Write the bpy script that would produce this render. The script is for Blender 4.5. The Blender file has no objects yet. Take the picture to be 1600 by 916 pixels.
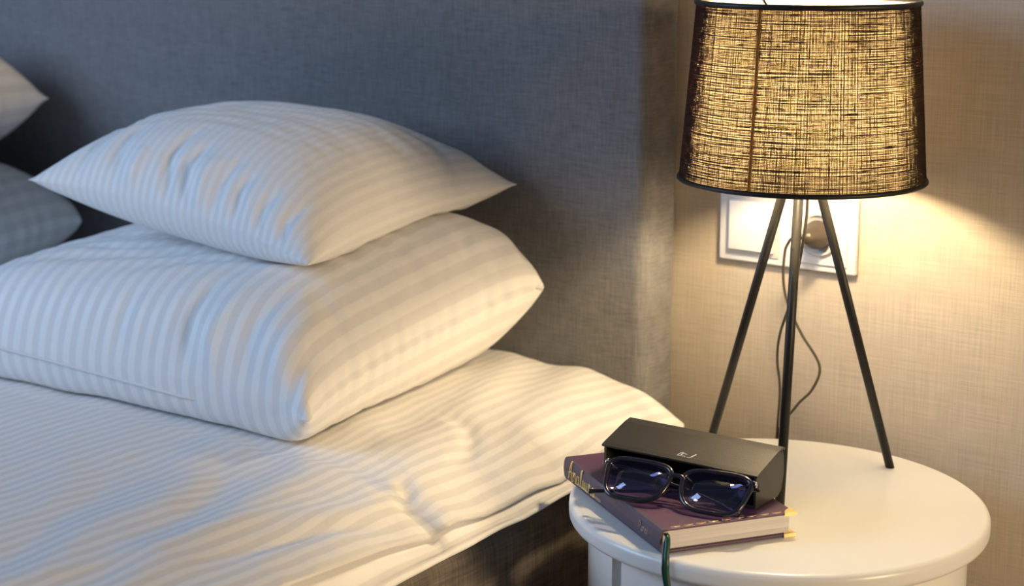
import bpy, bmesh, math, random
import numpy as np
from mathutils import Vector, Matrix
from math import sin, cos, pi, radians, sqrt

S = bpy.context.scene
C = S.collection

# ------------------------------------------------------------------ camera
cam_d = bpy.data.cameras.new('camera')
cam_d.sensor_width = 36.0
cam_d.lens = 36.0 * 2700 / 1600
cam = bpy.data.objects.new('camera', cam_d)
C.objects.link(cam)
PITCH, YAW = radians(12.5), radians(36.5)
fw = Vector((-sin(YAW) * cos(PITCH), cos(YAW) * cos(PITCH), -sin(PITCH)))
cam.location = (0.8292, -1.8630, 1.1836)
cam.rotation_euler = fw.to_track_quat('-Z', 'Y').to_euler()
cam_d.dof.use_dof = True
cam_d.dof.focus_distance = 1.84
cam_d.dof.aperture_fstop = 4.0
cam_d.clip_start = 0.05
S.camera = cam

# ------------------------------------------------------------------ light
world = bpy.data.worlds.new('room_ambience')
S.world = world
world.use_nodes = True
bg = world.node_tree.nodes['Background']
bg.inputs[0].default_value = (0.66, 0.80, 1.0, 1)
bg.inputs[1].default_value = 0.12

win_d = bpy.data.lights.new('window_daylight', 'AREA')
win_d.shape = 'RECTANGLE'
win_d.size, win_d.size_y = 1.8, 1.6
win_d.color = (0.47, 0.67, 1.0)
win_d.energy = 97
win = bpy.data.objects.new('window_daylight', win_d)
C.objects.link(win)
win.location = (-3.2, -2.6, 2.1)
win.rotation_euler = (Vector((-0.8, -0.35, 0.75)) - Vector(win.location)).to_track_quat('-Z', 'Y').to_euler()

# a second, warm lamp of the room standing to the right of the frame
rl_d = bpy.data.lights.new('room_lamp_light', 'AREA')
rl_d.shape = 'DISK'; rl_d.size = 0.8
rl_d.color = (1.0, 0.74, 0.44)
rl_d.energy = 84
rl = bpy.data.objects.new('room_lamp_light', rl_d)
C.objects.link(rl)
rl.location = (3.3, -0.78, 1.3)
rl.rotation_euler = (Vector((-0.5, -0.3, 0.7)) - Vector(rl.location)).to_track_quat('-Z', 'Y').to_euler()

BULB_STRENGTH = 520.0

S.view_settings.view_transform = 'Standard'
S.view_settings.look = 'None'
S.view_settings.gamma = 1.0
S.view_settings.use_curve_mapping = False
S.view_settings.exposure = 0.0
S.cycles.use_denoising = True
S.cycles.max_bounces = 10
S.cycles.transparent_max_bounces = 12
S.cycles.sample_clamp_indirect = 6.0
S.cycles.caustics_reflective = False
S.cycles.caustics_refractive = False

# ------------------------------------------------------------------ materials
def mat(name):
    m = bpy.data.materials.new(name)
    m.use_nodes = True
    nt = m.node_tree
    return m, nt, nt.nodes['Principled BSDF'], nt.nodes['Material Output']

def N(nt, typ, **kw):
    n = nt.nodes.new(typ)
    for k, v in kw.items():
        if k.startswith('i_'):
            key = k[2:]
            n.inputs[int(key) if key.isdigit() else key].default_value = v
        else:
            setattr(n, k, v)
    return n

def ramp(nt, stops):
    r = N(nt, 'ShaderNodeValToRGB')
    e = r.color_ramp.elements
    while len(e) < len(stops):
        e.new(0.5)
    for el, (p, c) in zip(e, stops):
        el.position = p
        el.color = (*c, 1) if len(c) == 3 else c
    return r

def math_n(nt, op, a, b=None):
    n = N(nt, 'ShaderNodeMath', operation=op)
    for i, v in enumerate((a, b)):
        if v is None:
            continue
        if isinstance(v, (int, float)):
            n.inputs[i].default_value = v
        else:
            nt.links.new(v, n.inputs[i])
    return n.outputs[0]

def plain(name, col, rough=0.5, metal=0.0, spec=0.5, noise=0.0, nscale=60, bump=0.0, bscale=400):
    m, nt, b, o = mat(name)
    b.inputs['Base Color'].default_value = (*col, 1)
    b.inputs['Roughness'].default_value = rough
    b.inputs['Metallic'].default_value = metal
    b.inputs['Specular IOR Level'].default_value = spec
    tc = N(nt, 'ShaderNodeTexCoord')
    if noise:
        n = N(nt, 'ShaderNodeTexNoise', i_Scale=nscale, i_Detail=4.0)
        nt.links.new(tc.outputs['Object'], n.inputs['Vector'])
        lo = tuple(c * (1 - noise) for c in col)
        hi = tuple(min(1, c * (1 + noise)) for c in col)
        r = ramp(nt, [(0.3, lo), (0.7, hi)])
        nt.links.new(n.outputs['Fac'], r.inputs[0])
        nt.links.new(r.outputs[0], b.inputs['Base Color'])
    if bump:
        n = N(nt, 'ShaderNodeTexNoise', i_Scale=bscale, i_Detail=3.0)
        nt.links.new(tc.outputs['Object'], n.inputs['Vector'])
        bp = N(nt, 'ShaderNodeBump', i_Strength=bump, i_Distance=0.001)
        nt.links.new(n.outputs['Fac'], bp.inputs['Height'])
        nt.links.new(bp.outputs[0], b.inputs['Normal'])
    return m

def woven(name, lo, hi, axes=(0, 2), fine=420.0, coarse=9.0, rough=0.9, bump=0.5, dist=0.0012, mottle=0.0, spec=0.2, sheen=0.0):
    """Woven cloth: thread streaks along two object axes."""
    m, nt, b, o = mat(name)
    b.inputs['Roughness'].default_value = rough
    b.inputs['Specular IOR Level'].default_value = spec
    if sheen:
        b.inputs['Sheen Weight'].default_value = sheen
        b.inputs['Sheen Roughness'].default_value = 0.5
    tc = N(nt, 'ShaderNodeTexCoord')
    outs = []
    for k in (0, 1):
        mp = N(nt, 'ShaderNodeMapping')
        sc = [coarse] * 3
        sc[axes[k]] = fine
        mp.inputs['Scale'].default_value = sc
        nt.links.new(tc.outputs['Object'], mp.inputs['Vector'])
        n = N(nt, 'ShaderNodeTexNoise', i_Scale=1.0, i_Detail=3.0, i_Roughness=0.65)
        nt.links.new(mp.outputs[0], n.inputs['Vector'])
        outs.append(n.outputs['Fac'])
    s = math_n(nt, 'MULTIPLY', math_n(nt, 'ADD', outs[0], outs[1]), 0.5)
    if mottle:
        n = N(nt, 'ShaderNodeTexNoise', i_Scale=26.0, i_Detail=5.0)
        nt.links.new(tc.outputs['Object'], n.inputs['Vector'])
        s = math_n(nt, 'ADD', s, math_n(nt, 'MULTIPLY', math_n(nt, 'SUBTRACT', n.outputs['Fac'], 0.5), mottle))
    r = ramp(nt, [(0.36, lo), (0.64, hi)])
    nt.links.new(s, r.inputs[0])
    nt.links.new(r.outputs[0], b.inputs['Base Color'])
    bp = N(nt, 'ShaderNodeBump', i_Strength=bump, i_Distance=dist)
    nt.links.new(s, bp.inputs['Height'])
    nt.links.new(bp.outputs[0], b.inputs['Normal'])
    return m

def striped_cotton(name, period=0.019, c1=(0.83, 0.82, 0.80), c2=(0.74, 0.73, 0.72)):
    """White satin-stripe bed linen; the stripe runs along the cloth's own v axis (attribute su in metres)."""
    m, nt, b, o = mat(name)
    a = N(nt, 'ShaderNodeAttribute', attribute_name='su')
    v = N(nt, 'ShaderNodeAttribute', attribute_name='sv')
    ph = math_n(nt, 'SINE', math_n(nt, 'MULTIPLY', a.outputs['Fac'], 2 * pi / period))
    r = ramp(nt, [(0.38, c2), (0.62, c1)])
    f = math_n(nt, 'ADD', math_n(nt, 'MULTIPLY', ph, 0.5), 0.5)
    nt.links.new(f, r.inputs[0])
    nt.links.new(r.outputs[0], b.inputs['Base Color'])
    rr = N(nt, 'ShaderNodeMapRange', i_3=0.78, i_4=0.5)
    nt.links.new(f, rr.inputs[0])
    nt.links.new(rr.outputs[0], b.inputs['Roughness'])
    b.inputs['Specular IOR Level'].default_value = 0.25
    b.inputs['Sheen Weight'].default_value = 0.15
    cv = N(nt, 'ShaderNodeCombineXYZ')
    nt.links.new(a.outputs['Fac'], cv.inputs[0])
    nt.links.new(v.outputs['Fac'], cv.inputs[1])
    n1 = N(nt, 'ShaderNodeTexNoise', i_Scale=28.0, i_Detail=4.0, i_Roughness=0.55)
    nt.links.new(cv.outputs[0], n1.inputs['Vector'])
    hgt = math_n(nt, 'ADD', math_n(nt, 'MULTIPLY', n1.outputs['Fac'], 1.0), math_n(nt, 'MULTIPLY', f, 0.12))
    bp = N(nt, 'ShaderNodeBump', i_Strength=0.55, i_Distance=0.004)
    nt.links.new(hgt, bp.inputs['Height'])
    nt.links.new(bp.outputs[0], b.inputs['Normal'])
    return m

M = {}
M['wallpaper'] = woven('beige_woven_wallpaper', (0.41, 0.355, 0.285), (0.535, 0.47, 0.385), fine=420, coarse=12, mottle=0.2, bump=0.2)
M['headboard'] = woven('grey_upholstery', (0.128, 0.127, 0.130), (0.225, 0.220, 0.220), fine=560, coarse=40, mottle=0.10, bump=0.35, sheen=0.1)
M['base'] = woven('taupe_upholstery', (0.15, 0.125, 0.10), (0.29, 0.245, 0.20), axes=(1, 2), fine=300, coarse=14, mottle=0.4, bump=0.5)
M['linen'] = striped_cotton('white_satin_stripe_cotton', period=0.0255)
M['linen_fine'] = striped_cotton('white_fine_stripe_cotton', period=0.0145, c2=(0.77, 0.76, 0.75))
M['linen_bed'] = striped_cotton('white_satin_stripe_duvet_cotton', period=0.0175, c1=(0.82, 0.80, 0.78), c2=(0.705, 0.69, 0.675))
M['mattress'] = plain('mattress_ticking', (0.6, 0.58, 0.55), 0.9, noise=0.05)
M['floor'] = woven('brown_carpet', (0.10, 0.075, 0.055), (0.2, 0.155, 0.11), axes=(0, 1), fine=200, coarse=60)
M['white_paint'] = plain('white_lacquer', (0.80, 0.79, 0.75), 0.28, spec=0.5, noise=0.02, nscale=8, bump=0.04, bscale=90)
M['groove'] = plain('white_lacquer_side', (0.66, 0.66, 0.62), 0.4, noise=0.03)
M['black_metal'] = plain('black_powder_coat', (0.009, 0.0085, 0.008), 0.45, spec=0.3, bump=0.1, bscale=900)
M['cord'] = plain('dark_brown_cable', (0.045, 0.035, 0.022), 0.5, noise=0.1)
M['plug'] = plain('brown_plug_plastic', (0.045, 0.034, 0.024), 0.4, noise=0.1)
M['chrome'] = plain('steel_holder', (0.55, 0.5, 0.42), 0.35, metal=1.0, noise=0.05)
M['plastic_white'] = plain('white_switch_plastic', (0.72, 0.71, 0.72), 0.3, noise=0.01)
M['plastic_recess'] = plain('grey_white_socket_plastic', (0.56, 0.55, 0.55), 0.35, noise=0.02)
M['leather'] = plain('black_leatherette', (0.030, 0.027, 0.023), 0.42, spec=0.55, noise=0.15, nscale=40, bump=0.35, bscale=700)
M['case_inside'] = plain('black_velour', (0.006, 0.006, 0.006), 0.95, spec=0.1, noise=0.2)
M['purple'] = plain('plum_book_cloth', (0.085, 0.036, 0.085), 0.48, noise=0.18, nscale=30, bump=0.2, bscale=900)
M['spine'] = plain('slate_plum_spine_cloth', (0.075, 0.055, 0.085), 0.55, noise=0.18, nscale=30, bump=0.2, bscale=900)
M['gold'] = plain('gold_foil', (0.92, 0.68, 0.30), 0.38, metal=0.6, noise=0.1)
M['rose'] = plain('rose_foil', (0.50, 0.34, 0.28), 0.4, metal=0.4, noise=0.1)
M['silver'] = plain('silver_print', (0.62, 0.59, 0.52), 0.4, metal=0.3, noise=0.1)
M['green'] = plain('green_satin_ribbon', (0.008, 0.055, 0.033), 0.4, noise=0.15, nscale=300)
M['frame'] = plain('navy_acetate', (0.012, 0.012, 0.022), 0.16, spec=0.6, noise=0.2)
M['hinge'] = plain('pale_metal_hinge', (0.75, 0.72, 0.6), 0.25, metal=1.0, noise=0.03)

# page edges: fine leaf lines along the height of the block
m, nt, b, o = mat('page_edges')
tc = N(nt, 'ShaderNodeTexCoord')
mp = N(nt, 'ShaderNodeMapping'); mp.inputs['Scale'].default_value = (3, 3, 900)
n = N(nt, 'ShaderNodeTexNoise', i_Scale=1.0, i_Detail=2.0)
r = ramp(nt, [(0.3, (0.56, 0.52, 0.50)), (0.7, (0.76, 0.72, 0.69))])
nt.links.new(tc.outputs['Object'], mp.inputs[0]); nt.links.new(mp.outputs[0], n.inputs['Vector'])
nt.links.new(n.outputs['Fac'], r.inputs[0]); nt.links.new(r.outputs[0], b.inputs['Base Color'])
b.inputs['Roughness'].default_value = 0.8
M['pages'] = m

# spectacle lens: thin coated glass
m, nt, b, o = mat('coated_lens')
tr = N(nt, 'ShaderNodeBsdfTransparent'); tr.inputs[0].default_value = (0.70, 0.68, 0.84, 1)
gl = N(nt, 'ShaderNodeBsdfGlossy'); gl.inputs['Color'].default_value = (0.80, 0.80, 1.0, 1); gl.inputs['Roughness'].default_value = 0.06
mx = N(nt, 'ShaderNodeMixShader', i_0=0.065)
nt.links.new(tr.outputs[0], mx.inputs[1]); nt.links.new(gl.outputs[0], mx.inputs[2]); nt.links.new(mx.outputs[0], o.inputs['Surface'])
M['lens'] = m

# lampshade film behind the cloth: passes the bulb's light diffusely
m, nt, b, o = mat('shade_lining')
tl = N(nt, 'ShaderNodeBsdfTranslucent'); tl.inputs[0].default_value = (0.33, 0.245, 0.135, 1)
df = N(nt, 'ShaderNodeBsdfDiffuse'); df.inputs[0].default_value = (0.82, 0.76, 0.66, 1)
mx = N(nt, 'ShaderNodeMixShader', i_0=0.42)
tc = N(nt, 'ShaderNodeTexCoord')
n = N(nt, 'ShaderNodeTexNoise', i_Scale=22.0, i_Detail=4.0)
mr = N(nt, 'ShaderNodeMapRange', i_1=0.25, i_2=0.75, i_3=0.62, i_4=0.30)
nt.links.new(tc.outputs['Object'], n.inputs['Vector']); nt.links.new(n.outputs['Fac'], mr.inputs[0]); nt.links.new(mr.outputs[0], mx.inputs[0])
nt.links.new(tl.outputs[0], mx.inputs[1]); nt.links.new(df.outputs[0], mx.inputs[2]); nt.links.new(mx.outputs[0], o.inputs['Surface'])
M['lining'] = m

# lampshade yarn: near-black linen that lets a little light through
m, nt, b, o = mat('black_linen_yarn')
tl = N(nt, 'ShaderNodeBsdfTranslucent'); tl.inputs[0].default_value = (0.34, 0.23, 0.11, 1)
df = N(nt, 'ShaderNodeBsdfDiffuse'); df.inputs[0].default_value = (0.022, 0.021, 0.022, 1)
mx = N(nt, 'ShaderNodeMixShader', i_0=0.72)
nt.links.new(tl.outputs[0], mx.inputs[1]); nt.links.new(df.outputs[0], mx.inputs[2]); nt.links.new(mx.outputs[0], o.inputs['Surface'])
M['yarn'] = m

m, nt, b, o = mat('seam_tape')
tl = N(nt, 'ShaderNodeBsdfTranslucent'); tl.inputs[0].default_value = (0.70, 0.50, 0.27, 1)
df = N(nt, 'ShaderNodeBsdfDiffuse'); df.inputs[0].default_value = (0.03, 0.028, 0.026, 1)
mx = N(nt, 'ShaderNodeMixShader', i_0=0.25)
nt.links.new(tl.outputs[0], mx.inputs[1]); nt.links.new(df.outputs[0], mx.inputs[2]); nt.links.new(mx.outputs[0], o.inputs['Surface'])
M['yarn_seam'] = m

m, nt, b, o = mat('lit_bulb_glass')
em = N(nt, 'ShaderNodeEmission', i_1=BULB_STRENGTH); em.inputs[0].default_value = (1.0, 0.765, 0.45, 1)
nt.links.new(em.outputs[0], o.inputs['Surface'])
M['bulb'] = m

# ------------------------------------------------------------------ helpers
def obj(name, verts, faces, m=None, parent=None, smooth=False, attrs=None):
    me = bpy.data.meshes.new(name)
    me.from_pydata([tuple(map(float, v)) for v in verts], [], [tuple(map(int, f)) for f in faces])
    if m:
        me.materials.append(M[m])
    if smooth:
        me.polygons.foreach_set('use_smooth', [True] * len(me.polygons))
    for k, a in (attrs or {}).items():
        at = me.attributes.new(k, 'FLOAT', 'POINT')
        at.data.foreach_set('value', np.asarray(a, np.float32))
    me.update()
    ob = bpy.data.objects.new(name, me)
    C.objects.link(ob)
    if parent:
        ob.parent = parent
    return ob

def from_bm(name, bm, m, parent=None, smooth=False):
    me = bpy.data.meshes.new(name)
    bmesh.ops.recalc_face_normals(bm, faces=bm.faces)
    bm.to_mesh(me); bm.free()
    me.materials.append(M[m])
    if smooth:
        me.polygons.foreach_set('use_smooth', [True] * len(me.polygons))
    ob = bpy.data.objects.new(name, me)
    C.objects.link(ob)
    if parent:
        ob.parent = parent
    return ob

def empty(name, loc=(0, 0, 0), rz=0.0):
    o = bpy.data.objects.new(name, None)
    o.location = loc; o.rotation_euler = (0, 0, rz)
    o.empty_display_size = 0.05
    C.objects.link(o)
    return o

def tag(o, label, cat, group=None):
    o['label'] = label; o['category'] = cat
    if group:
        o['group'] = group
    return o

def struct(o):
    o['kind'] = 'structure'
    return o

def box(name, lo, hi, m, parent=None, bev=0.0, seg=2, smooth=False):
    bm = bmesh.new()
    bmesh.ops.create_cube(bm, size=1.0)
    lo, hi = Vector(lo), Vector(hi)
    for v in bm.verts:
        v.co = Vector(((v.co.x + .5) * (hi.x - lo.x) + lo.x, (v.co.y + .5) * (hi.y - lo.y) + lo.y, (v.co.z + .5) * (hi.z - lo.z) + lo.z))
    if bev:
        bmesh.ops.bevel(bm, geom=list(bm.edges), offset=bev, segments=seg, affect='EDGES', profile=0.5)
    return from_bm(name, bm, m, parent, smooth)

def lathe(name, prof, seg, m, parent=None, smooth=True, a0=0.0, a1=2 * pi, center=(0, 0)):
    full = abs((a1 - a0) - 2 * pi) < 1e-6
    n = seg if full else seg + 1
    V, F = [], []
    for i in range(n):
        a = a0 + (a1 - a0) * i / seg
        for r, z in prof:
            V.append((center[0] + r * cos(a), center[1] + r * sin(a), z))
    k = len(prof)
    for i in range(seg):
        j = (i + 1) % n
        for q in range(k - 1):
            F.append((i * k + q, j * k + q, j * k + q + 1, i * k + q + 1))
    return obj(name, V, F, m, parent, smooth)

def catmull(pts, sub):
    P = [Vector(p) for p in pts]
    P = [P[0] * 2 - P[1]] + P + [P[-1] * 2 - P[-2]]
    out = []
    for i in range(1, len(P) - 2):
        for s in range(sub):
            t = s / sub
            a, b, c, d = P[i - 1], P[i], P[i + 1], P[i + 2]
            out.append(0.5 * (2 * b + (c - a) * t + (2 * a - 5 * b + 4 * c - d) * t * t + (3 * b - a - 3 * c + d) * t ** 3))
    out.append(P[-2])
    return out

def tube_data(pts, rad, seg=8, closed=False, flat=1.0, V=None, F=None):
    """Sweep an ellipse along pts; rad may be a list."""
    V = [] if V is None else V
    F = [] if F is None else F
    base = len(V)
    n = len(pts)
    pts = [Vector(p) for p in pts]
    nrm = None
    for i, p in enumerate(pts):
        if closed:
            t = pts[(i + 1) % n] - pts[i - 1]
        else:
            t = pts[min(i + 1, n - 1)] - pts[max(i - 1, 0)]
        t.normalize()
        if nrm is None:
            ref = Vector((0, 0, 1)) if abs(t.z) < 0.9 else Vector((1, 0, 0))
            nrm = (ref - t * ref.dot(t)).normalized()
        else:
            nrm = (nrm - t * nrm.dot(t)).normalized()
        bn = t.cross(nrm)
        r = rad[i] if hasattr(rad, '__len__') else rad
        for k in range(seg):
            a = 2 * pi * k / seg
            V.append(p + nrm * (cos(a) * r) + bn * (sin(a) * r * flat))
    for i in range(n if closed else n - 1):
        j = (i + 1) % n
        for k in range(seg):
            l = (k + 1) % seg
            F.append((base + i * seg + k, base + i * seg + l, base + j * seg + l, base + j * seg + k))
    if not closed:
        F.append(tuple(base + k for k in reversed(range(seg))))
        F.append(tuple(base + (n - 1) * seg + k for k in range(seg)))
    return V, F

def tube(name, pts, rad, m, parent=None, seg=10, closed=False, flat=1.0, smooth=True):
    V, F = tube_data(pts, rad, seg, closed, flat)
    return obj(name, V, F, m, parent, smooth)

rng = np.random.default_rng(7)
def fbm2(x, y, scale, octaves=4, seed=0):
    """Smooth value noise on arrays, about -1..1."""
    r = np.random.default_rng(seed)
    out = np.zeros_like(x); amp = 1.0; tot = 0
    for o in range(octaves):
        g = r.uniform(-1, 1, (64, 64))
        u = x * scale * 2 ** o + 13.7 * o; v = y * scale * 2 ** o + 5.1 * o
        i = np.floor(u).astype(int); j = np.floor(v).astype(int)
        fu = u - i; fv = v - j
        fu = fu * fu * (3 - 2 * fu); fv = fv * fv * (3 - 2 * fv)
        i0, i1, j0, j1 = i % 64, (i + 1) % 64, j % 64, (j + 1) % 64
        out += amp * ((g[i0, j0] * (1 - fu) + g[i1, j0] * fu) * (1 - fv) + (g[i0, j1] * (1 - fu) + g[i1, j1] * fu) * fv)
        tot += amp; amp *= 0.5
    return out / tot

# ------------------------------------------------------------------ room
struct(obj('wall_back', [(-3.2, 0, 0), (1.9, 0, 0), (1.9, 0, 2.6), (-3.2, 0, 2.6), (-3.2, .12, 0), (1.9, .12, 0), (1.9, .12, 2.6), (-3.2, .12, 2.6)],
           [(0, 1, 2, 3), (5, 4, 7, 6), (4, 0, 3, 7), (1, 5, 6, 2), (3, 2, 6, 7), (4, 5, 1, 0)], 'wallpaper'))
struct(obj('floor', [(-3.2, -3.6, 0), (1.9, -3.6, 0), (1.9, 0, 0), (-3.2, 0, 0), (-3.2, -3.6, -.1), (1.9, -3.6, -.1), (1.9, 0, -.1), (-3.2, 0, -.1)],
           [(0, 1, 2, 3), (7, 6, 5, 4), (4, 5, 1, 0), (5, 6, 2, 1), (6, 7, 3, 2), (7, 4, 0, 3)], 'floor'))

# ------------------------------------------------------------------ headboard and bed
hb = box('headboard', (-2.16, -0.082, 0.02), (-0.286, -0.001, 1.36), 'headboard', bev=0.016, seg=4, smooth=True)
tag(hb, 'tall grey fabric upholstered headboard standing against the beige wall', 'headboard')

bed = tag(empty('bed', (-1.16, -1.1, 0)), 'double bed base with dark taupe fabric side below the white duvet', 'bed')
def rel(o, parent):
    o.parent = parent
    o.location = Vector(o.location) - Vector(parent.location)
    return o
rel(box('bed_base', (-2.05, -2.10, 0.06), (-0.268, -0.085, 0.33), 'base', bev=0.012, seg=3, smooth=True), bed)
rel(box('mattress', (-2.05, -2.10, 0.334), (-0.272, -0.085, 0.505), 'base', bev=0.02, seg=3, smooth=True), bed)
for x in (-1.95, -0.37):
    for y in (-2.0, -0.2):
        rel(lathe('foot', [(0, 0), (.03, 0), (.034, .062), (0, .062)], 16, 'black_metal', center=(x, y)), bed)

# duvet: right-hand edge follows these (Y, X, Z) stations
LIP = np.array([(-.088, -.222, .578), (-.105, -.209, .570), (-.15, -.218, .568), (-.22, -.244, .560), (-.305, -.253, .542), (-.353, -.252, .547), (-.405, -.256, .541),
                (-.443, -.256, .541), (-.50, -.250, .552), (-.519, -.250, .550), (-.530, -.262, .540), (-.60, -.258, .552), (-.67, -.255, .557), (-.76, -.255, .561), (-1.0, -.255, .56), (-2.0, -.255, .56)])
HEM = np.array([(-.088, -.222, .570), (-.105, -.210, .560), (-.15, -.217, .552), (-.22, -.236, .540), (-.31, -.240, .531), (-.394, -.240, .525), (-.436, -.241, .5255), (-.518, -.240, .522),
                (-.614, -.238, .520), (-.672, -.236, .516), (-1.0, -.236, .515), (-2.0, -.236, .515)])
def st(arr, y, k):
    return np.interp(-y, -arr[:, 0], arr[:, k])

def crease(x, y, pts, amp, w, skew=0.0):
    """Ridge (or valley) along a polyline."""
    d = np.full_like(x, 9.0); sgn = np.zeros_like(x); s_at = np.zeros_like(x)
    for i in range(len(pts) - 1):
        a = np.array(pts[i]); b = np.array(pts[i + 1]); ab = b - a; L = np.hypot(*ab)
        t = np.clip(((x - a[0]) * ab[0] + (y - a[1]) * ab[1]) / L ** 2, 0, 1)
        dx = x - a[0] - t * ab[0]; dy = y - a[1] - t * ab[1]
        dd = np.hypot(dx, dy)
        m_ = dd < d
        d = np.where(m_, dd, d); sgn = np.where(m_, np.sign(ab[0] * dy - ab[1] * dx), sgn)
        s_at = np.where(m_, (i + t) / (len(pts) - 1), s_at)
    env = np.sin(np.clip(s_at, 0.02, 0.98) * pi) ** 0.6
    g = np.exp(-(d / w) ** 2)
    return amp * env * (g + skew * sgn * (d / w) * g)

def duvet_h(x, y):
    xl = st(LIP, y, 1); zl = st(LIP, y, 2)
    lipn = np.clip(1 - (xl - x) / .06, 0, 1) * np.clip((xl - x) / .008, 0, 1)
    h_in = .586 + .034 * np.exp(-((y + .08) / .26) ** 2) - .012 * np.clip((-x - 1.0) / .6, 0, 1)
    d = np.clip((xl - x) / .17, 0, 1)
    z = zl + (h_in - zl) * (1 - (1 - d) ** 2.4)
    inner = np.clip((xl - x) / .05, 0, 1)
    z = z + inner * (.0035 * fbm2(x, y * .45, 9, 3, 3) + .0022 * fbm2(x * .7 + y * .3, y, 22, 3, 4))
    z = z + inner * .0030 * np.sin(58 * (x + .32 * y) + 3 * fbm2(x, y, 5, 2, 8)) * np.clip(1 - abs(x + .42) / .28, 0, 1)
    z = z + inner * (crease(x, y, [(-.405, -.335), (-.36, -.345), (-.33, -.385), (-.325, -.42)], -.006, .012, .8)
                     + crease(x, y, [(-.35, -.25), (-.30, -.30), (-.28, -.37)], .004, .02)
                     + crease(x, y, [(-.262, -.52), (-.30, -.53), (-.33, -.50)], -.009, .012, -.8)
                     + crease(x, y, [(-.27, -.55), (-.31, -.64), (-.33, -.78)], -.007, .014, .5)
                     + crease(x, y, [(-.30, -.55), (-.36, -.68), (-.40, -.9)], .005, .02)
                     + crease(x, y, [(-.55, -.56), (-.48, -.62), (-.42, -.72)], -.003, .02)
                     + crease(x, y, [(-.44, -.36), (-.40, -.44), (-.38, -.52)], .004, .022)
                     + crease(x, y, [(-.30, -.20), (-.27, -.27), (-.26, -.33)], -.004, .014, .5))
    z = z + lipn * .0045 * fbm2(x * .25, y, 20, 3, 51)
    return z

NY = 330
ys = -.086 - (1.98 - .086) * np.linspace(0, 1, NY) ** 1.45
ins = np.concatenate([np.linspace(0, .30, 80), .30 + 1.5 * np.linspace(0, 1, 150)[1:]])   # distance in from the lip
V, SU, SV = [], [], []
rows = 0
for y in ys:
    xl, zl = st(LIP, y, 1), st(LIP, y, 2); xh, zh = st(HEM, y, 1), st(HEM, y, 2)
    ya = np.array([y]); xh += .0022 * float(fbm2(ya, ya * 0 + 3.3, 14, 3, 41)[0]); zh += .0015 * float(fbm2(ya, ya * 0 + 1.3, 18, 3, 42)[0])
    # outer flange, from underneath round to the tucked seam below the lip
    prof = [(xl - .30, .512, .38), (xl - .06, .512, .14), (xh - .022, zh - .003, .062), (xh - .004, zh - .0035, .044), (xh, zh - .001, .040), (xh - .001, zh + .0015, .038),
            (xh * .80 + (xl - .012) * .20, zh * .80 + (zl - .008) * .20 + .0022, .032), (xh * .74 + (xl - .012) * .26, zh * .74 + (zl - .008) * .26 + .0002, .030), (xh * .68 + (xl - .012) * .32, zh * .68 + (zl - .008) * .32 + .0026, .028),
            (xh * .4 + (xl - .012) * .6, zh * .4 + (zl - .008) * .6 + .003, .02), (xl - .012, zl - .0085, .014), (xl - .008, zl - .006, .010), (xl - .001, zl - .0035, .003)]
    roll = (1 - sqrt(1 - (1 - min(max((-.086 - y) / .039, 0), 1)) ** 2)) * .022
    if y > -.12:   # at the corner the two layers close together
        prof = [(a, min(b, zl - .001 - .0008 * (12 - i)), c) for i, (a, b, c) in enumerate(prof)]
    for a, b, c in prof:
        V.append((a, y, b - (roll if b > .515 else 0))); SU.append(c); SV.append(-y)
    X = xl - ins
    Z = duvet_h(X, np.full_like(X, y))
    if y > -.125:  # back edge rolls down to the mattress
        t = np.clip((-.086 - y) / .039, 0, 1)
        Z = Z - roll
    wav = .010 * fbm2(X, np.full_like(X, y), 6, 2, 21)
    for a, b, c in zip(X, Z, ins):
        V.append((a, y, b))
    SU.extend(-ins + wav); SV.extend([-y] * len(ins))
k = len(prof) + len(ins)
F = []
for i in range(NY - 1):
    for q in range(k - 1):
        F.append((i * k + q, i * k + q + 1, (i + 1) * k + q + 1, (i + 1) * k + q))
dv = obj('duvet', V, F, 'linen_bed', smooth=True, attrs={'su': SU, 'sv': SV})
tag(dv, 'white satin-striped duvet spread over the bed with creased edge hanging at the nightstand', 'duvet')

# ------------------------------------------------------------------ pillows
class HeightMap:
    def __init__(s, x0, x1, y0, y1, cell):
        s.x0, s.y0, s.c = x0, y0, cell
        s.nx, s.ny = int((x1 - x0) / cell) + 1, int((y1 - y0) / cell) + 1
        s.z = np.full((s.nx, s.ny), -1.0)
    def add(s, P):
        i = np.clip(((P[:, 0] - s.x0) / s.c).astype(int), 0, s.nx - 1); j = np.clip(((P[:, 1] - s.y0) / s.c).astype(int), 0, s.ny - 1)
        np.maximum.at(s.z, (i, j), P[:, 2])
    def get(s, x, y):
        i = np.clip(((x - s.x0) / s.c).astype(int), 0, s.nx - 1); j = np.clip(((y - s.y0) / s.c).astype(int), 0, s.ny - 1)
        return s.z[i, j]

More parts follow.
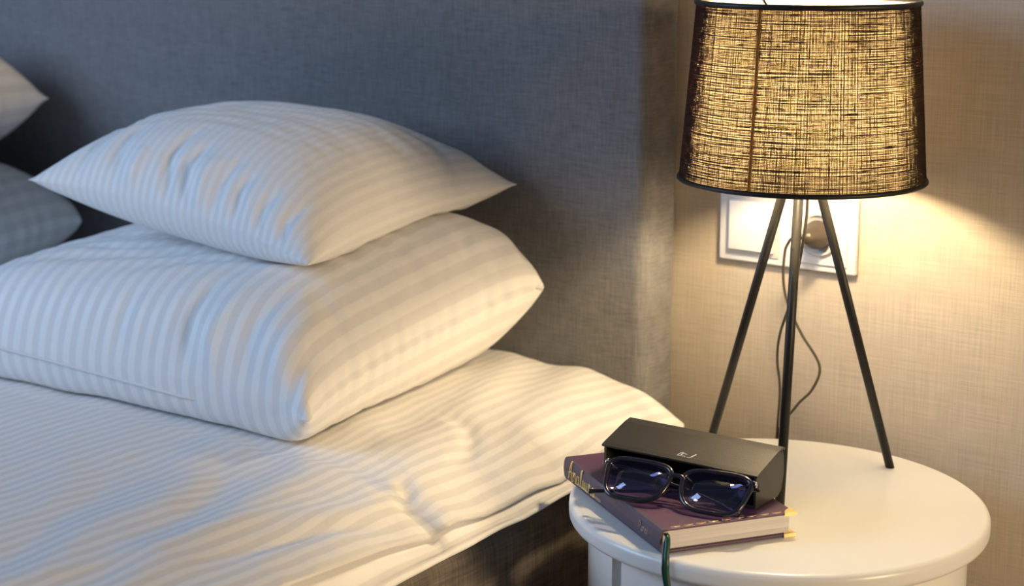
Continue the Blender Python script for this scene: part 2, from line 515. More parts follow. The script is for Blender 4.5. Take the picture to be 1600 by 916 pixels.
def pillow(name, A, B, Cc, D, t_top, t_bot, n=3.0, mexp=0.7, pull=(.03, .03), floor=None, size=None, slack=1.0, seed=1, Ng=76, its=380, ka=.006, kb=.018, skew=(0, 0), corner_round=0.0, puckers=(), smooth_n=3, blunt=0.0, cloth='linen'):
    """Two flat square cloth panels sewn round the edge and filled: target bulge + relaxed cloth lengths make the puckers."""
    A, B, Cc, D = (np.array(p, float) for p in (A, B, Cc, D))
    g = np.linspace(-1, 1, Ng)
    U, Vv = np.meshgrid(g, g, indexing='ij')     # U: -1 at B/C side (far x) .. +1 at A/D side ; V: -1 front .. +1 back
    a = (U + 1) / 2; b = (Vv + 1) / 2
    pu, pv = pull
    aa = a + (-(U) * pu * (1 - Vv ** 2)) * abs(U) ** 2
    bb = b + (-(Vv) * pv * (1 - U ** 2)) * abs(Vv) ** 2
    if corner_round:
        rr = (abs(U) * abs(Vv)) ** 6 * corner_round * np.clip(U, 0, 1) * np.clip(-Vv, 0, 1)
        aa = aa - rr; bb = bb + rr
    if blunt:
        rr = (abs(U) * abs(Vv)) ** 9 * blunt * np.clip(U, 0, 1) * np.clip(Vv, 0, 1)
        aa = aa - rr * .6; bb = bb - rr
    Pm = (B[None, None] * ((1 - aa) * (1 - bb))[..., None] + A * (aa * (1 - bb))[..., None] + D * (aa * bb)[..., None] + Cc * ((1 - aa) * bb)[..., None])
    t = ((1 - abs(U) ** n) * (1 - abs(Vv) ** n)) ** mexp
    t = t * (1 + skew[0] * U + skew[1] * Vv)
    T = Pm.copy(); T[..., 2] += t_top * t
    Bt = Pm.copy(); Bt[..., 2] -= t_bot * t
    if floor is not None:
        Bt[..., 2] = np.maximum(Bt[..., 2], floor(Bt[..., 0], Bt[..., 1]) + .002)
        T[..., 2] = np.maximum(T[..., 2], Bt[..., 2] + .001)
    # flat panel lengths
    if size is None:
        mid = Ng // 2
        lu = np.linalg.norm(np.diff(T[:, mid], axis=0), axis=-1).sum(); lv = np.linalg.norm(np.diff(T[mid], axis=0), axis=-1).sum()
    else:
        lu, lv = size
    du, dvv = lu / (Ng - 1) * slack, lv / (Ng - 1) * slack
    dd = sqrt(du * du + dvv * dvv)
    X = [T.copy(), Bt.copy()]
    rg = np.random.default_rng(seed)
    nz = fbm2(a, b, 14, 2, seed) * .004
    X[0][..., 2] += nz * t ** .5
    tgt = [T, Bt]
    for it in range(its):
        for s_ in (0, 1):
            P = X[s_]
            acc = np.zeros_like(P)
            for (s1, s2, L0) in (((slice(1, None), slice(None)), (slice(None, -1), slice(None)), du), ((slice(None), slice(1, None)), (slice(None), slice(None, -1)), dvv)):
                d = P[s1] - P[s2]; l = np.sqrt((d * d).sum(-1, keepdims=True)) + 1e-9
                c = d * (.24 * (1 - L0 / l))
                acc[s1] -= c; acc[s2] += c
            for (s1, s2) in (((slice(1, None), slice(1, None)), (slice(None, -1), slice(None, -1))), ((slice(1, None), slice(None, -1)), (slice(None, -1), slice(1, None)))):
                d = P[s1] - P[s2]; l = np.sqrt((d * d).sum(-1, keepdims=True)) + 1e-9
                c = d * (.05 * (1 - dd / l))
                acc[s1] -= c; acc[s2] += c
            lap = np.zeros_like(P)
            lap[1:-1] += P[2:] + P[:-2] - 2 * P[1:-1]
            lap[:, 1:-1] += P[:, 2:] + P[:, :-2] - 2 * P[:, 1:-1]
            bl = np.zeros_like(P)
            bl[1:-1] += lap[2:] + lap[:-2] - 2 * lap[1:-1]
            bl[:, 1:-1] += lap[:, 2:] + lap[:, :-2] - 2 * lap[:, 1:-1]
            P = P + acc - kb * .5 * bl + ka * (tgt[s_] - P)
            if floor is not None and s_ == 1 and it % 4 == 0:
                P[..., 2] = np.maximum(P[..., 2], floor(P[..., 0], P[..., 1]) + .0015)
            X[s_] = P
        for sl in ((0, slice(None)), (-1, slice(None)), (slice(None), 0), (slice(None), -1)):
            mth = (X[0][sl] + X[1][sl]) / 2
            X[0][sl] = mth; X[1][sl] = mth
    for _ in range(smooth_n):          # take out the finest ripple
        for P in X:
            lap = np.zeros_like(P)
            lap[1:-1, 1:-1] = (P[2:, 1:-1] + P[:-2, 1:-1] + P[1:-1, 2:] + P[1:-1, :-2]) / 4 - P[1:-1, 1:-1]
            P += .5 * lap
    for (pts, amp, w) in puckers:       # drawn-in folds running off the seam
        P = X[0]
        gu = np.gradient(P, axis=0); gv = np.gradient(P, axis=1)
        nn = np.cross(gu, gv); nn /= np.linalg.norm(nn, axis=-1, keepdims=True) + 1e-9
        edge = np.clip((1 - abs(Vv)) / .06, 0, 1) * np.clip((1 - abs(U)) / .06, 0, 1)
        X[0] = P + nn * (crease(U, Vv, pts, amp, w, .5) * edge)[..., None]
    if floor is not None:
        for P in X:
            P[..., 2] = np.maximum(P[..., 2], floor(P[..., 0], P[..., 1]) + .0015)
    Vt = X[0].reshape(-1, 3); idx_t = np.arange(Ng * Ng).reshape(Ng, Ng)
    idx_b = np.full((Ng, Ng), -1); idx_b[0] = idx_t[0]; idx_b[-1] = idx_t[-1]; idx_b[:, 0] = idx_t[:, 0]; idx_b[:, -1] = idx_t[:, -1]
    inner = X[1][1:-1, 1:-1].reshape(-1, 3)
    idx_b[1:-1, 1:-1] = Ng * Ng + np.arange((Ng - 2) ** 2).reshape(Ng - 2, Ng - 2)
    Vs = np.concatenate([Vt, inner])
    q = lambda I: np.stack([I[:-1, :-1], I[1:, :-1], I[1:, 1:], I[:-1, 1:]], -1).reshape(-1, 4)
    Fs = np.concatenate([q(idx_t), q(idx_b)[:, ::-1]])
    su = (a * lu).reshape(-1); sv = (b * lv).reshape(-1)
    su = np.concatenate([su, (a * lu)[1:-1, 1:-1].reshape(-1)]); sv = np.concatenate([sv, (b * lv)[1:-1, 1:-1].reshape(-1)])
    # origin at the pillow's base
    org = np.array([Vs[:, 0].mean(), Vs[:, 1].mean(), Vs[:, 2].min()])
    ob = obj(name, Vs - org, Fs, cloth, smooth=True, attrs={'su': su, 'sv': sv})
    ob.location = org
    ss = ob.modifiers.new('smooth', 'SUBSURF'); ss.levels = 1; ss.render_levels = 1
    return ob, X, org

duv = lambda x, y: duvet_h(x, y)
p1, X1, o1 = pillow('pillow', (-.432, -.530, .626), (-1.155, -.556, .612), (-1.10, -.14, .655), (-.376, -.112, .728), .122, .09, n=5.5, mexp=.52,
                    pull=(.035, .02), floor=duv, seed=3, slack=.955, corner_round=.015, blunt=.075, smooth_n=8, skew=(.06, 0), puckers=[([(.42, -.97), (.38, -.8), (.42, -.6)], -.006, .03), ([(.55, -.97), (.50, -.85), (.56, -.62)], .006, .035), ([(.68, -.97), (.66, -.8), (.70, -.55)], -.006, .03), ([(.82, -.97), (.80, -.8), (.84, -.6)], .005, .03), ([(.90, -.96), (.89, -.85), (.92, -.7)], -.007, .025),
                                        ([(.97, -.5), (.85, -.52), (.72, -.48)], -.004, .05), ([(.97, .6), (.86, .5), (.74, .55)], -.006, .04), ([(.97, .8), (.88, .78), (.7, .8)], .005, .04), ([(.1, -.97), (.08, -.85), (.1, -.7)], -.003, .03)])
tag(p1, 'large plump white striped pillow lying on the duvet, lower of the right-hand stack', 'pillow', 'striped bed pillows')
hm = HeightMap(-1.3, -.3, -.62, -.05, .012)
hm.add(X1[0].reshape(-1, 3))
z = hm.z
for _ in range(3):      # close pin-holes
    zz = np.pad(z, 1, constant_values=-1)
    nb = np.max([zz[1 + i:zz.shape[0] - 1 + i, 1 + j:zz.shape[1] - 1 + j] for i in (-1, 0, 1) for j in (-1, 0, 1)], axis=0)
    z = np.where(z < 0, nb, z)
hm.z = z
on_p1 = lambda x, y: np.where(hm.get(x, y) > 0, hm.get(x, y), .60)
p2, X2, o2 = pillow('pillow', (-.492, -.462, .788), (-1.0, -.455, .842), (-.955, -.125, .845), (-.455, -.105, .842), .106, .05, n=2.8, mexp=.64,
                    pull=(.05, .035), floor=on_p1, seed=11, slack=.94, smooth_n=10, cloth='linen_fine', Ng=100, puckers=[([(-.02, -.97), (-.10, -.75), (-.06, -.50)], -.006, .04), ([(.10, -.95), (.04, -.78), (.10, -.60)], -.0055, .04), ([(.20, -.97), (.17, -.80), (.22, -.68)], .004, .05),
                        ([(-.42, -.9), (-.46, -.7), (-.40, -.45)], -.0045, .05), ([(-.30, -.95), (-.28, -.72)], .004, .05), ([(-.70, -.95), (-.62, -.6), (-.66, -.3)], -.005, .05), ([(.45, -.97), (.42, -.82), (.46, -.70)], -.005, .04),
                        ([(.62, -.97), (.60, -.85), (.64, -.72)], -.005, .035), ([(.78, -.97), (.76, -.86), (.80, -.70)], -.005, .03), ([(.95, .2), (.75, .25), (.55, .2)], -.004, .05), ([(.95, .55), (.7, .6), (.45, .5)], -.005, .05), ([(.9, .8), (.6, .85), (.3, .7)], .004, .06), ([(.30, -.97), (.30, -.82), (.34, -.62)], -.004, .035)])
tag(p2, 'smaller white pillow with pointed corners on top of the right-hand stack', 'pillow', 'striped bed pillows')
p3, X3, o3 = pillow('pillow', (-1.285, -.47, .66), (-1.95, -.48, .66), (-1.95, -.13, .68), (-1.245, -.125, .72), .115, .08, n=4, mexp=.6, floor=duv, seed=21, Ng=56, its=260, slack=.96, blunt=.09, smooth_n=5)
tag(p3, 'blurred white pillow at the left edge, lower of the far stack', 'pillow', 'striped bed pillows')
hm3 = HeightMap(-2.1, -1.1, -.62, -.05, .018)
hm3.add(X3[0].reshape(-1, 3))
on_p3 = lambda x, y: np.where(hm3.get(x, y) > 0, hm3.get(x, y), .60)
p4, X4, o4 = pillow('pillow', (-1.36, -.44, .84), (-1.90, -.45, .84), (-1.88, -.13, .86), (-1.362, -.12, .895), .12, .07, n=4, mexp=.55, floor=on_p3, seed=31, Ng=56, its=260, slack=.985)
tag(p4, 'blurred white pillow corner at the upper left edge, upper of the far stack', 'pillow', 'striped bed pillows')

# pillowcase opening hem on the front of the big pillow: a fine stitched edge following its lower front
Ng1 = X1[0].shape[0]
hem_pts = []
for iu in range(4, Ng1 - 4):
    col = np.concatenate([X1[0][iu, Ng1 // 2::-1], X1[1][iu, 1:Ng1 // 2]])     # over the front: crown, seam, underside
    x_ = col[0, 0]
    if x_ > -.60:
        continue
    zt = .622 + (-.60 - x_) * .045
    hit = np.where((col[:-1, 2] >= zt) & (col[1:, 2] < zt))[0]
    if len(hit):
        h_ = hit[0]; f_ = (col[h_, 2] - zt) / (col[h_, 2] - col[h_ + 1, 2])
        q_ = col[h_] * (1 - f_) + col[h_ + 1] * f_
        hem_pts.append(tuple(q_ - o1 + np.array([0, -.0012, .0004])))
if len(hem_pts) > 3:
    nh = len(hem_pts)
    hm_o = tube('pillowcase_hem', hem_pts, [.0021] * (nh - 2) + [.0012, .0002], 'linen', p1, 6)
    for k_, v_ in (('su', .3), ('sv', .3)):
        at = hm_o.data.attributes.new(k_, 'FLOAT', 'POINT'); at.data.foreach_set('value', [v_] * len(hm_o.data.vertices))

# ------------------------------------------------------------------ nightstand
TX, TY, TZ = 0.0, -0.26, 0.56
ns = tag(empty('nightstand', (TX, TY, 0)), 'round white lacquered nightstand cabinet beside the bed', 'nightstand')
def rounded(r, z0, z1, rad, k=6):
    p = [(0, z0), (r - rad, z0)]
    for i in range(1, k + 1):
        a = -pi / 2 + pi / 2 * i / k
        p.append((r - rad + rad * cos(a), z0 + rad + rad * sin(a)))
    for i in range(k + 1):
        a = pi / 2 * i / k
        p.append((r - rad + rad * cos(a), z1 - rad + rad * sin(a)))
    p.append((0, z1))
    return p
lathe('top', rounded(.225, TZ - .022, TZ, .007), 128, 'white_paint', ns)
RB = .2035
# carcass: a cylinder wall open to the front between two door posts
th = radians(-53.5)                   # azimuth toward the camera
dl, dr = th - radians(64), th + radians(74)
def shell(name, r0, r1, z0, z1, a0, a1, m, parent, seg=64, bev=.0025):
    pr = [(r0, z0), (r1 - bev, z0), (r1, z0 + bev), (r1, z1 - bev), (r1 - bev, z1), (r0, z1), (r0, z0)]
    o = lathe(name, pr, seg, m, parent, False, a0, a1)
    me = o.data
    bm = bmesh.new(); bm.from_mesh(me)
    bmesh.ops.remove_doubles(bm, verts=bm.verts, dist=1e-6)
    bmesh.ops.holes_fill(bm, edges=[e for e in bm.edges if e.is_boundary])
    bmesh.ops.recalc_face_normals(bm, faces=bm.faces)
    bm.to_mesh(me); bm.free()
    return o
shell('carcass', RB - .016, RB, .06, TZ - .022, dr, dl + 2 * pi, 'white_paint', ns, 80)
shell('door', RB - .018, RB - .002, .075, TZ - .030, dl + radians(4.2), dr - radians(1.2), 'white_paint', ns, 64)
shell('door_jamb', RB - .030, RB - .016, .06, TZ - .022, dl - radians(3), dl + radians(7), 'groove', ns, 6)
lathe('plinth', [(0, 0), (.185, 0), (.185, .06), (0, .06)], 64, 'groove', ns)
kb_a = dr - radians(14)
kn = lathe('knob', [(0, 0), (.006, 0), (.006, .010), (.012, .014), (.013, .020), (.009, .024), (0, .025)], 20, 'chrome', ns)
kn.rotation_euler = (0, pi / 2, kb_a); kn.location = ((RB - .002) * cos(kb_a), (RB - .002) * sin(kb_a), .33)

# ------------------------------------------------------------------ wall switch and socket plate
sp = tag(empty('wall_socket', (-.1295, 0, .805)), 'white double wall plate with rocker switch and power socket behind the lamp', 'wall socket')
def wallbox(name, x0, x1, z0, z1, y0, y1, m, bev, parent):
    return box(name, (x0, -y1, z0), (x1, -y0, z1), m, parent, bev, 3, True)
wallbox('cover_plate', -.0925, .0925, -.046, .046, 0, .009, 'plastic_white', .0025, sp)
fr_l = wallbox('switch_surround', -.082, -.008, -.037, .037, .009, .0105, 'plastic_recess', .0006, sp)
wallbox('rocker', -.076, -.014, -.031, .031, .0105, .0165, 'plastic_white', .002, fr_l)
fr_r = wallbox('socket_surround', .008, .082, -.037, .037, .009, .0115, 'plastic_white', .0006, sp)
rg_ = lathe('socket_ring', [(.026, .000), (.0265, .0035), (.024, .004), (.0225, .0005), (0, .0005)], 40, 'plastic_recess', fr_r)
rg_.rotation_euler = (pi / 2, 0, 0); rg_.location = (.045, -.0115, 0)

# ------------------------------------------------------------------ lamp
LX, LY = -.025, -.18
lamp = tag(empty('table_lamp', (LX, LY, TZ)), 'lit tripod table lamp with dark linen shade standing on the nightstand', 'lamp')
HUB = Vector((0, 0, .366))
for ang in (50, -68, 170):
    a = radians(ang)
    foot = Vector((.122 * cos(a), .122 * sin(a), 0))
    top = HUB + Vector((.010 * cos(a), .010 * sin(a), 0))
    d = (foot - top).normalized()
    V, F = [], []
    tube_data([foot + Vector((0, 0, .0005)) - d * .0005, top - d * .01],   .0053, 14, V=V, F=F)
    for i in range(14):
        V[i] = Vector((V[i].x, V[i].y, .0004))
    obj('leg', V, F, 'black_metal', lamp, True).data.polygons[-1].use_smooth = False
lathe('hub', [(0, .352), (.011, .352), (.014, .356), (.014, .372), (.010, .378), (0, .378)], 28, 'black_metal', lamp)
lathe('bulb_holder', [(0, .372), (.0175, .372), (.0185, .376), (.0185, .395), (.015, .399), (0, .399)], 28, 'black_metal', lamp)
lathe('bulb', [(0, .397), (.013, .398), (.0135, .404), (.019, .410), (.0245, .418), (.0255, .427), (.022, .438), (.014, .446), (0, .449)], 24, 'bulb', lamp)

Z0, Z1, R0, R1 = .338, .5295, .1325, .1172
def rad_at(z):
    return R0 + (R1 - R0) * (z - Z0) / (Z1 - Z0)
lin = lathe('lampshade', [(R0 - .0022, Z0 + .002), (rad_at(Z0 + .06) - .0022, Z0 + .06), (rad_at(Z0 + .12) - .0022, Z0 + .12), (R1 - .0022, Z1 - .002)], 160, 'lining', lamp)
lin['label'] = 'dark linen lampshade glowing tan'
# the cloth: warp and weft yarns
rgn = np.random.default_rng(5)
V, F = [], []
NW = 520
for i in range(NW):
    a0 = 2 * pi * (i + rgn.uniform(-.22, .22)) / NW
    w0 = rgn.uniform(.33, .48) * .001 * (1.2 if rgn.random() < .05 else 1)
    base = len(V); ns_ = 40
    for s in range(ns_):
        z_ = Z0 + (Z1 - Z0) * s / (ns_ - 1)
        r_ = rad_at(z_) - .0004
        aa = a0 + rgn.uniform(-.12, .12) * 2 * pi / NW
        w = w0 * rgn.uniform(.75, 1.35)
        for (dr_, da) in ((w * .8, 0), (0, w), (-w * .8, 0), (0, -w)):
            V.append(((r_ + dr_) * cos(aa + da / r_), (r_ + dr_) * sin(aa + da / r_), z_))
    for s in range(ns_ - 1):
        for k_ in range(4):
            l_ = (k_ + 1) % 4
            F.append((base + s * 4 + k_, base + s * 4 + l_, base + s * 4 + 4 + l_, base + s * 4 + 4 + k_))
NR, NSG = 132, 240
for i in range(1, NR):
    zc = Z0 + (Z1 - Z0) * (i + rgn.uniform(-.25, .25)) / NR
    slub = np.interp(np.arange(NSG), np.linspace(0, NSG, 90), np.append(rgn.uniform(.24, .58, 89), .4)) * .001
    slub *= 1 + .5 * (rgn.random(NSG) < .05)
    drift = np.interp(np.arange(NSG), np.linspace(0, NSG, 14), np.append(rgn.uniform(-.5, .5, 13), 0)) * .0009
    drift -= drift[0] * np.linspace(1, 0, NSG)
    base = len(V)
    for s in range(NSG):
        a_ = 2 * pi * s / NSG
        z_ = zc + drift[s]; w = slub[s]
        r_ = rad_at(z_) + (.0003 if (s + i) % 2 else -.0001)
        for (dr_, dz_) in ((w * .7, 0), (0, w), (-w * .7, 0), (0, -w)):
            V.append(((r_ + dr_) * cos(a_), (r_ + dr_) * sin(a_), z_ + dz_))
    for s in range(NSG):
        t_ = (s + 1) % NSG
        for k_ in range(4):
            l_ = (k_ + 1) % 4
            F.append((base + s * 4 + k_, base + s * 4 + l_, base + t_ * 4 + l_, base + t_ * 4 + k_))
wv = obj('woven_cloth', V, F, 'yarn', lin, True)
wv['kind'] = 'stuff'
circ = lambda r, z, n=120: [(r * cos(2 * pi * i / n), r * sin(2 * pi * i / n), z) for i in range(n)]
tube('bottom_rim', circ(R0 + .0002, Z0 + .0015), .0026, 'black_metal', lin, 10, True)
tube('top_rim', circ(R1 + .0002, Z1 - .0015), .0030, 'black_metal', lin, 10, True)
sa = radians(-53.5 - 33)
V, F = [], []
for z_ in np.linspace(Z0 + .002, Z1 - .002, 12):
    for da, dr_ in ((-.0016, .0002), (.0016, .0002), (.0016, .0011), (-.0016, .0011)):
        r_ = rad_at(z_) + dr_
        V.append((r_ * cos(sa + da / r_), r_ * sin(sa + da / r_), z_))
for s in range(11):
    for k_ in range(4):
        l_ = (k_ + 1) % 4
        F.append((s * 4 + k_, s * 4 + l_, s * 4 + 4 + l_, s * 4 + 4 + k_))
obj('seam', V, F, 'yarn_seam', lin)
# spider: ring above the holder and three spokes to the top rim
V, F = tube_data(circ(.020, .470, 32), .0016, 6, True)
for q in range(3):
    a = 2 * pi * q / 3 + .4
    tube_data([(.020 * cos(a), .020 * sin(a), .470), (.070 * cos(a), .070 * sin(a), .500), ((R1 - .002) * cos(a), (R1 - .002) * sin(a), Z1 - .003)], .0014, 6, V=V, F=F)
obj('shade_carrier', V, F, 'black_metal', lin, True)
L = Vector((LX, LY, TZ))
cordB = [(-.020, -.187, .935), (-.0115, -.190, .875), (-.014, -.196, .818), (-.058, -.130, .749), (-.100, -.072, .693), (-.109, -.060, .658), (-.109, -.050, .616), (-.116, -.040, .559), (-.122, -.028, .48), (-.10, -.020, .42)]
cordA = [(-.084, -.046, .806), (-.094, -.060, .806), (-.103, -.052, .800), (-.109, -.050, .786), (-.1095, -.050, .751), (-.101, -.050, .721), (-.083, -.050, .690), (-.058, -.050, .655), (-.066, -.050, .625), (-.087, -.048, .600), (-.114, -.040, .558), (-.112, -.028, .50), (-.10, -.020, .42)]
V, F = tube_data([p - L for p in catmull(cordB, 8)], .0017, 8)
tube_data([p - L for p in catmull(cordA, 8)], .0017, 8, V=V, F=F)
cd = obj('cord', V, F, 'cord', lamp, True)
pg = lathe('plug', [(0, 0), (.0165, 0), (.0175, .003), (.0165, .010), (.011, .020), (.008, .030), (.004, .034), (0, .034)], 24, 'plug', lamp)
pg.rotation_euler = (pi / 2, 0, 0); pg.location = Vector((-.0845, -.0125, .805)) - L

# ------------------------------------------------------------------ book
bz = TZ + .0006
BT, BL, BW = .0255, .250, .150
ang = math.atan2(.127, .082)          # width direction
book = tag(empty('book', (-.0125, -.4775, bz), ang), 'thick plum hardcover book with gold spine title and green ribbon on the nightstand', 'book')
# local: x = width (spine 0 .. fore-edge BW), y = length (tail 0 .. head BL), z up
cv = .0026
box('front_cover', (.004, 0, BT - cv), (BW, BL, BT), 'purple', book, .0008)
box('back_cover', (.004, 0, 0), (BW, BL, cv), 'purple', book, .0008)
V, F = [], []
sprof = [(.005, 0), (.001, .0004), (-.0008, .004), (-.0016, BT * .5), (-.0008, BT - .004), (.001, BT - .0004), (.005, BT), (.005, BT - cv), (.0022, BT - cv - .0006), (.0012, BT * .5), (.0022, cv + .0006), (.005, cv)]
for y in (0, BL):
    V += [(a, y, b_) for a, b_ in sprof]
k = len(sprof)
for q in range(k):
    F.append((q, (q + 1) % k, k + (q + 1) % k, k + q))
for q in range(5):   # end caps as strips between outer and inner profile
    pass
caps = [(0, 1, 10, 11), (1, 2, 9, 10), (2, 3, 9), (3, 4, 9), (4, 5, 8, 9), (5, 6, 7, 8)]
for c_ in caps:
    F.append(tuple(reversed(c_))); F.append(tuple(k + i for i in c_))
obj('spine', V, F, 'spine', book)
box('page_block', (.0035, .004, cv + .0001), (BW - .004, BL - .004, BT - cv - .0001), 'pages', book, .0006)

def strokes(name, lines, rad, m, parent, place, flat=.35):
    """Lettering as raised foil strokes; place maps letter-space (x, y) to the object's surface."""
    V, F = [], []
    for ln in lines:
        pts = [place(p.x, p.y) for p in catmull([(a, b_, 0) for a, b_ in ln], 5)]
        tube_data(pts, rad, 5, V=V, F=F)
    return obj(name, V, F, m, parent, True)
# spine title, script lettering running head to tail; the foil sits on the spine face
def spine_place(y_head, size):
    def f(a, b_):
        zz = BT * .5 + (b_ - .5) * size
        t_ = (zz - BT * .5) / (BT * .5)
        return Vector((-.0016 - .0001 + .0012 * t_ * t_, y_head - a * size, zz))
    return f
title = [
    [(.00, .05), (.15, .10), (.45, 1.15), (.60, 1.45), (.62, .9), (.70, .0), (.85, -.05)], [(.10, .50), (.40, .62), (.80, .60)],
    [(1.0, .0), (1.05, .75), (1.1, .4), (1.3, .75), (1.45, .6), (1.45, .05), (1.6, .0)],
    [(2.05, .65), (1.8, .65), (1.7, .3), (1.85, .0), (2.05, .2), (2.1, .7), (2.1, .1), (2.25, .0)],
    [(2.4, .1), (2.6, .9), (2.6, 1.3), (2.48, 1.2), (2.48, .2), (2.65, .0)],
    [(2.85, .0), (2.95, .7), (2.95, .1), (3.1, .05)],
    [(3.25, .65), (3.2, .2), (3.4, .0), (3.55, .3), (3.55, .7), (3.55, .1), (3.75, .0)],
    [(3.9, .0), (3.95, .75), (4.0, .45), (4.2, .75), (4.3, .5), (4.3, .05), (4.45, .0)],
    [(4.95, .65), (4.7, .65), (4.6, .3), (4.75, .0), (4.95, .2), (5.0, .7), (5.0, .1), (5.15, .05)],
]
strokes('title_lettering', title, .00085, 'gold', book, spine_place(BL - .014, .0145))
sub = [[(i * .8, 0), (i * .8 + .1, .8), (i * .8 + .35, .1), (i * .8 + .5, .8), (i * .8 + .6, .05)] for i in range(4)]
def sub_place(a, b_):
    return Vector((-.0012, BL - .082 - a * .007, .0045 + b_ * .005))
strokes('subtitle_lettering', sub, .0005, 'rose', book, sub_place)
auth = [[(0, 0), (.1, 1.4), (.5, 1.2), (.45, .75), (.1, .7)], [(.8, .7), (.75, .1), (1.05, .0), (1.15, .7), (1.2, .0)], [(1.45, .0), (1.5, .8), (1.75, .7)],
        [(2.0, .4), (2.3, .5), (2.15, .75), (1.95, .4), (2.1, .0), (2.4, .1)], [(2.65, 0), (2.7, .75), (2.95, .7), (3.0, .0)]]
def auth_place(a, b_):
    return Vector((-.0016, .048 - a * .0068, BT * .42 + b_ * .0062))
strokes('author_lettering', auth, .0006, 'rose', book, auth_place)
# gilt border dashes along the tail of the front cover
V, F = [], []
for i in range(9):
    x0 = .012 + i * .0142
    tube_data([(x0, .0035, BT + .0001), (x0 + .0045, .0024, BT + .0002), (x0 + .010, .0035, BT + .0001)], .0006, 5, V=V, F=F)
obj('cover_ornament', V, F, 'gold', book, True)
for zc, dz in ((BT, 1), (0, -1)):
    z_lo, z_hi = (BT - cv - .0006, BT + .0007) if dz > 0 else (-.0005, cv + .0006)
    V = [(BW + .0013, -.0013), (BW - .0125, -.0013), (BW - .0105, .003), (BW - .0065, .0075), (BW - .002, .0105), (BW + .0013, .0125)]
    nV = len(V)
    Vs = [(a, b_, z_lo) for a, b_ in V] + [(a, b_, z_hi) for a, b_ in V]
    Fs = [tuple(reversed(range(nV))), tuple(range(nV, 2 * nV))] + [(i, (i + 1) % nV, nV + (i + 1) % nV, nV + i) for i in range(nV)]
    obj('corner_protector', Vs, Fs, 'gold', book)['label'] = 'gold metal corner protector'
# ribbon marker: two tails leaving the foot of the spine and hanging over the table edge
def ribbon(name, pts, w, wdir):
    P = catmull(pts, 8)
    V, F = [], []
    wd = Vector(wdir).normalized()
    for i, p in enumerate(P):
        t = (P[min(i + 1, len(P) - 1)] - P[max(i - 1, 0)]).normalized()
        nn = t.cross(wd).normalized()
        for s_, q in ((-1, -1), (1, -1), (1, 1), (-1, 1)):
            V.append(p + wd * (w / 2 * s_) + nn * (.0003 * q))
    for i in range(len(P) - 1):
        for k_ in range(4):
            l_ = (k_ + 1) % 4
            F.append((i * 4 + k_, i * 4 + l_, i * 4 + 4 + l_, i * 4 + 4 + k_))
    F += [(3, 2, 1, 0), tuple((len(P) - 1) * 4 + i for i in range(4))]
    return obj(name, V, F, 'green', book, True)
def to_book(p):
    d = Vector(p) - Vector((-.0125, -.4775, bz))
    return Vector((d.x * cos(ang) + d.y * sin(ang), -d.x * sin(ang) + d.y * cos(ang), d.z))
for dx, w_, lo in ((0.0, .0052, .40), (-.003, .0046, .43)):
    pw = [(-.0155, -.4675, .5805), (-.0075, -.4745, .5800), (-.0035 + dx, -.4800, .5735), (-.001 + dx, -.4855, .5645), (.001 + dx, -.4885, .5570), (.002 + dx, -.4895, .545), (.009 + dx * .3, -.4890, .50), (.016 - dx, -.4885, lo)]
    wd = to_book((-.0125 + .8, -.4775 + .6, bz))
    ribbon('ribbon_marker', [to_book(p) for p in pw], w_, wd)

# ------------------------------------------------------------------ spectacle case
kz = bz + BT + .0007
case = tag(empty('spectacle_case', (-.058, -.343, kz), radians(1.0)), 'open black leather spectacle case lying on the book', 'spectacle case')
# local: x along length (-.093..+.093), y front (-.03) .. back (+.028), z up
HL = .0935
def sheet(name, prof, x0, x1, th_, m, parent):
    """Bent sheet: a profile polyline in (y, z) given thickness, swept along x."""
    P = [Vector((0, a, b_)) for a, b_ in prof]
    out, inn = [], []
    for i, p in enumerate(P):
        t = (P[min(i + 1, len(P) - 1)] - P[max(i - 1, 0)]).normalized()
        nn = Vector((0, -t.z, t.y))
        out.append(p + nn * th_ / 2); inn.append(p - nn * th_ / 2)
    loop = out + inn[::-1]
    k_ = len(loop)
    V = [Vector((x0, p.y, p.z)) for p in loop] + [Vector((x1, p.y, p.z)) for p in loop]
    F = [(i, (i + 1) % k_, k_ + (i + 1) % k_, k_ + i) for i in range(k_)]
    n_ = len(out)
    for i in range(n_ - 1):
        F.append((i, k_ - 1 - i, k_ - 2 - i, i + 1)); F.append((k_ + i, k_ + i + 1, k_ + k_ - 2 - i, k_ + k_ - 1 - i))
    bm = bmesh.new(); me = bpy.data.meshes.new('t'); me.from_pydata(V, [], F); bm.from_mesh(me); bpy.data.meshes.remove(me)
    return from_bm(name, bm, m, parent)
sheet('shell', [(-.030, .0016), (.020, .0016), (.0265, .006), (.031, .022), (.0300, .040), (.0275, .0475)], -HL + .002, HL - .002, .0026, 'leather', case)
lid = sheet('lid', [(.0295, .0495), (.026, .0512), (.015, .0495), (-.026, .0372), (-.0315, .0350)], -HL, HL, .0024, 'leather', case)
for sx in (-1, 1):
    x0, x1 = (HL - .0045, HL - .002) if sx > 0 else (-HL + .002, -HL + .0045)
    pr = [(-.0295, .003), (.019, .003), (.0252, .0075), (.0295, .022), (.0286, .040), (.026, .0462), (.015, .0480), (-.026, .0354), (-.0295, .0335)]
    k_ = len(pr)
    V = [(x0, a, b_) for a, b_ in pr] + [(x1, a, b_) for a, b_ in pr]
    F = [tuple(range(k_)), tuple(reversed(range(k_, 2 * k_)))] + [(i, (i + 1) % k_, k_ + (i + 1) % k_, k_ + i) for i in range(k_)]
    bm = bmesh.new(); me = bpy.data.meshes.new('t'); me.from_pydata(V, [], F); bm.from_mesh(me); bpy.data.meshes.remove(me)
    from_bm('end_panel', bm, 'leather', case)
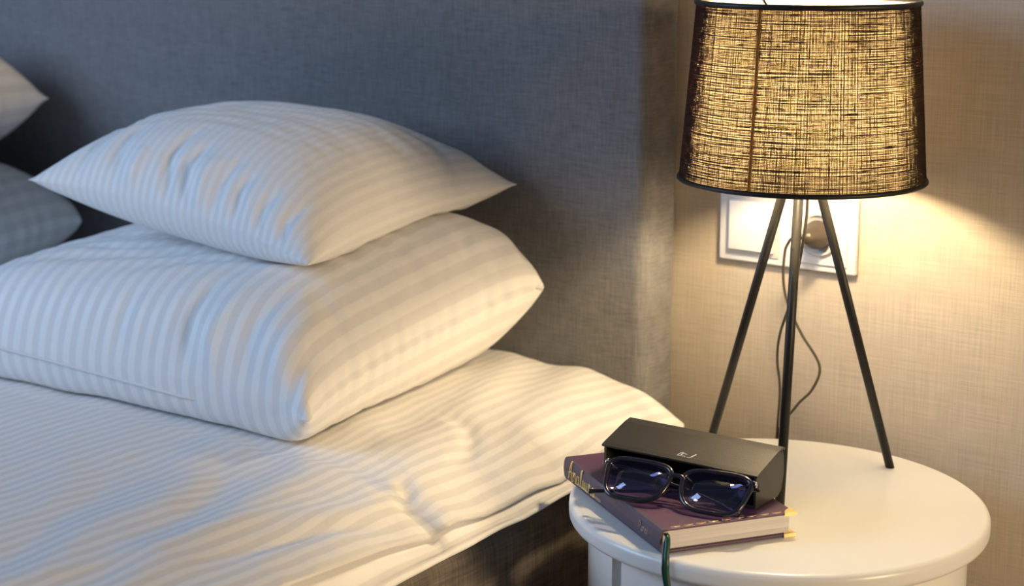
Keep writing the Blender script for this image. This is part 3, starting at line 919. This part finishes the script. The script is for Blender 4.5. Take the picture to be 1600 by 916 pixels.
sheet('inner_lining', [(-.028, .0034), (.019, .0034), (.0245, .0075), (.0285, .022), (.0275, .040), (.0255, .0455), (.015, .0472), (-.025, .0350)], -HL + .005, HL - .005, .0008, 'case_inside', case)
# small printed mark near the lid's front edge
def mark_place(a, b_):
    y = -.0262 + b_ * .0085
    return Vector((.004 + a * .008, y, .0372 + (y + .026) * (.0123 / .041) + .0013))
mk_l = [[(-1.0, .1), (-.8, .7), (-.5, .8), (-.55, .2), (-.9, .15)], [(-.4, .75), (-.1, .7), (.15, .6)], [(-.3, .15), (.0, .2), (.2, .1)], [(.5, .05), (.9, .15), (1.15, .6), (1.35, .95)]]
strokes('printed_mark', mk_l, .0007, 'silver', lid, mark_place)

# ------------------------------------------------------------------ spectacles
gx = radians(9.0)
gl = tag(empty('spectacles', (-.0365, -.4285, kz), gx), 'dark blue-framed folded spectacles leaning against the open case on the book', 'spectacles')
LEAN = radians(48)
def gp(x, h, n=0.0):
    """Local lens-plane point: x across, h up the lens plane, n out of its face."""
    return Vector((x, h * sin(LEAN) - n * cos(LEAN), .0030 + h * cos(LEAN) + n * sin(LEAN)))
def lens_outline(sx, grow=0.0):
    """Softly squared lens, taller at the outer top."""
    cx, w, h = .0425 * sx, .0345 + grow, .0235 + grow
    pts = []
    for i in range(48):
        a = 2 * pi * i / 48
        e = 2 / 3.6
        x = math.copysign(abs(cos(a)) ** e, cos(a)) * w
        y = math.copysign(abs(sin(a)) ** e, sin(a)) * h
        x *= 1 + .13 * (y / h)
        if x * sx < 0 and y < 0:
            x *= 1 - .14 * (y / h) ** 2
        pts.append((cx + x, .0262 + y + .0012 * (x * sx / w) * (y > 0)))
    return pts
for sx in (-1, 1):
    ol = lens_outline(sx)
    rim = tube('rim', [gp(a, b_, -.0022 * (abs(a) / .08) ** 2) for a, b_ in ol], .0027, 'frame', gl, 8, True)
    V = [gp(a, b_, -.0022 * (abs(a) / .08) ** 2 + .0003) for a, b_ in ol] + [gp(.0425 * sx, .0262, .0014)]
    V2 = [v - gp(0, 0, .0009) + gp(0, 0, 0) for v in V]
    F = [(i, (i + 1) % 48, 48) for i in range(48)] + [(49 + (i + 1) % 48, 49 + i, 97) for i in range(48)]
    F += [(i, 49 + i, 49 + (i + 1) % 48, (i + 1) % 48) for i in range(48)]
    obj('lens', V + V2, F, 'lens', gl, True)
    # end piece with pale hinge plate
    tube('end_piece', [gp(.0765 * sx, .0445, -.002), gp(.0805 * sx, .0450, -.003), gp(.0825 * sx, .0440, -.008), gp(.0825 * sx, .0430, -.013)], [.0026, .0030, .0028, .0022], 'frame', gl, 8)
    tube('hinge', [gp(.0812 * sx, .0468, -.002), gp(.0830 * sx, .0440, -.0015), gp(.0832 * sx, .0405, -.003)], .0011, 'hinge', gl, 6)
tube('bridge', catmull([gp(-.0085, .034, .0), gp(-.004, .0375, .001), gp(.004, .0375, .001), gp(.0085, .034, 0)], 5), .0026, 'frame', gl, 8)
for sx in (-1, 1):
    tube('nose_pad', [gp(.0085 * sx, .026, -.001), gp(.0075 * sx, .022, -.005), gp(.0085 * sx, .018, -.006)], [.0010, .0017, .0012], 'frame', gl, 6)
tube('temple', catmull([gp(.0825, .043, -.013), (.060, .0300, .0215), (-.02, .0255, .0100), (-.075, .016, .0042), (-.092, .0095, .0034)], 6), [.0018] * 18 + [.0022] * 4 + [.0027] * 3, 'frame', gl, 8)
tube('temple', catmull([gp(-.0825, .043, -.013), (-.060, .0385, .0250), (.02, .0330, .0110), (.062, .0225, .0042), (.072, .0165, .0038)], 6), [.0018] * 18 + [.0022] * 4 + [.0027] * 3, 'frame', gl, 8)
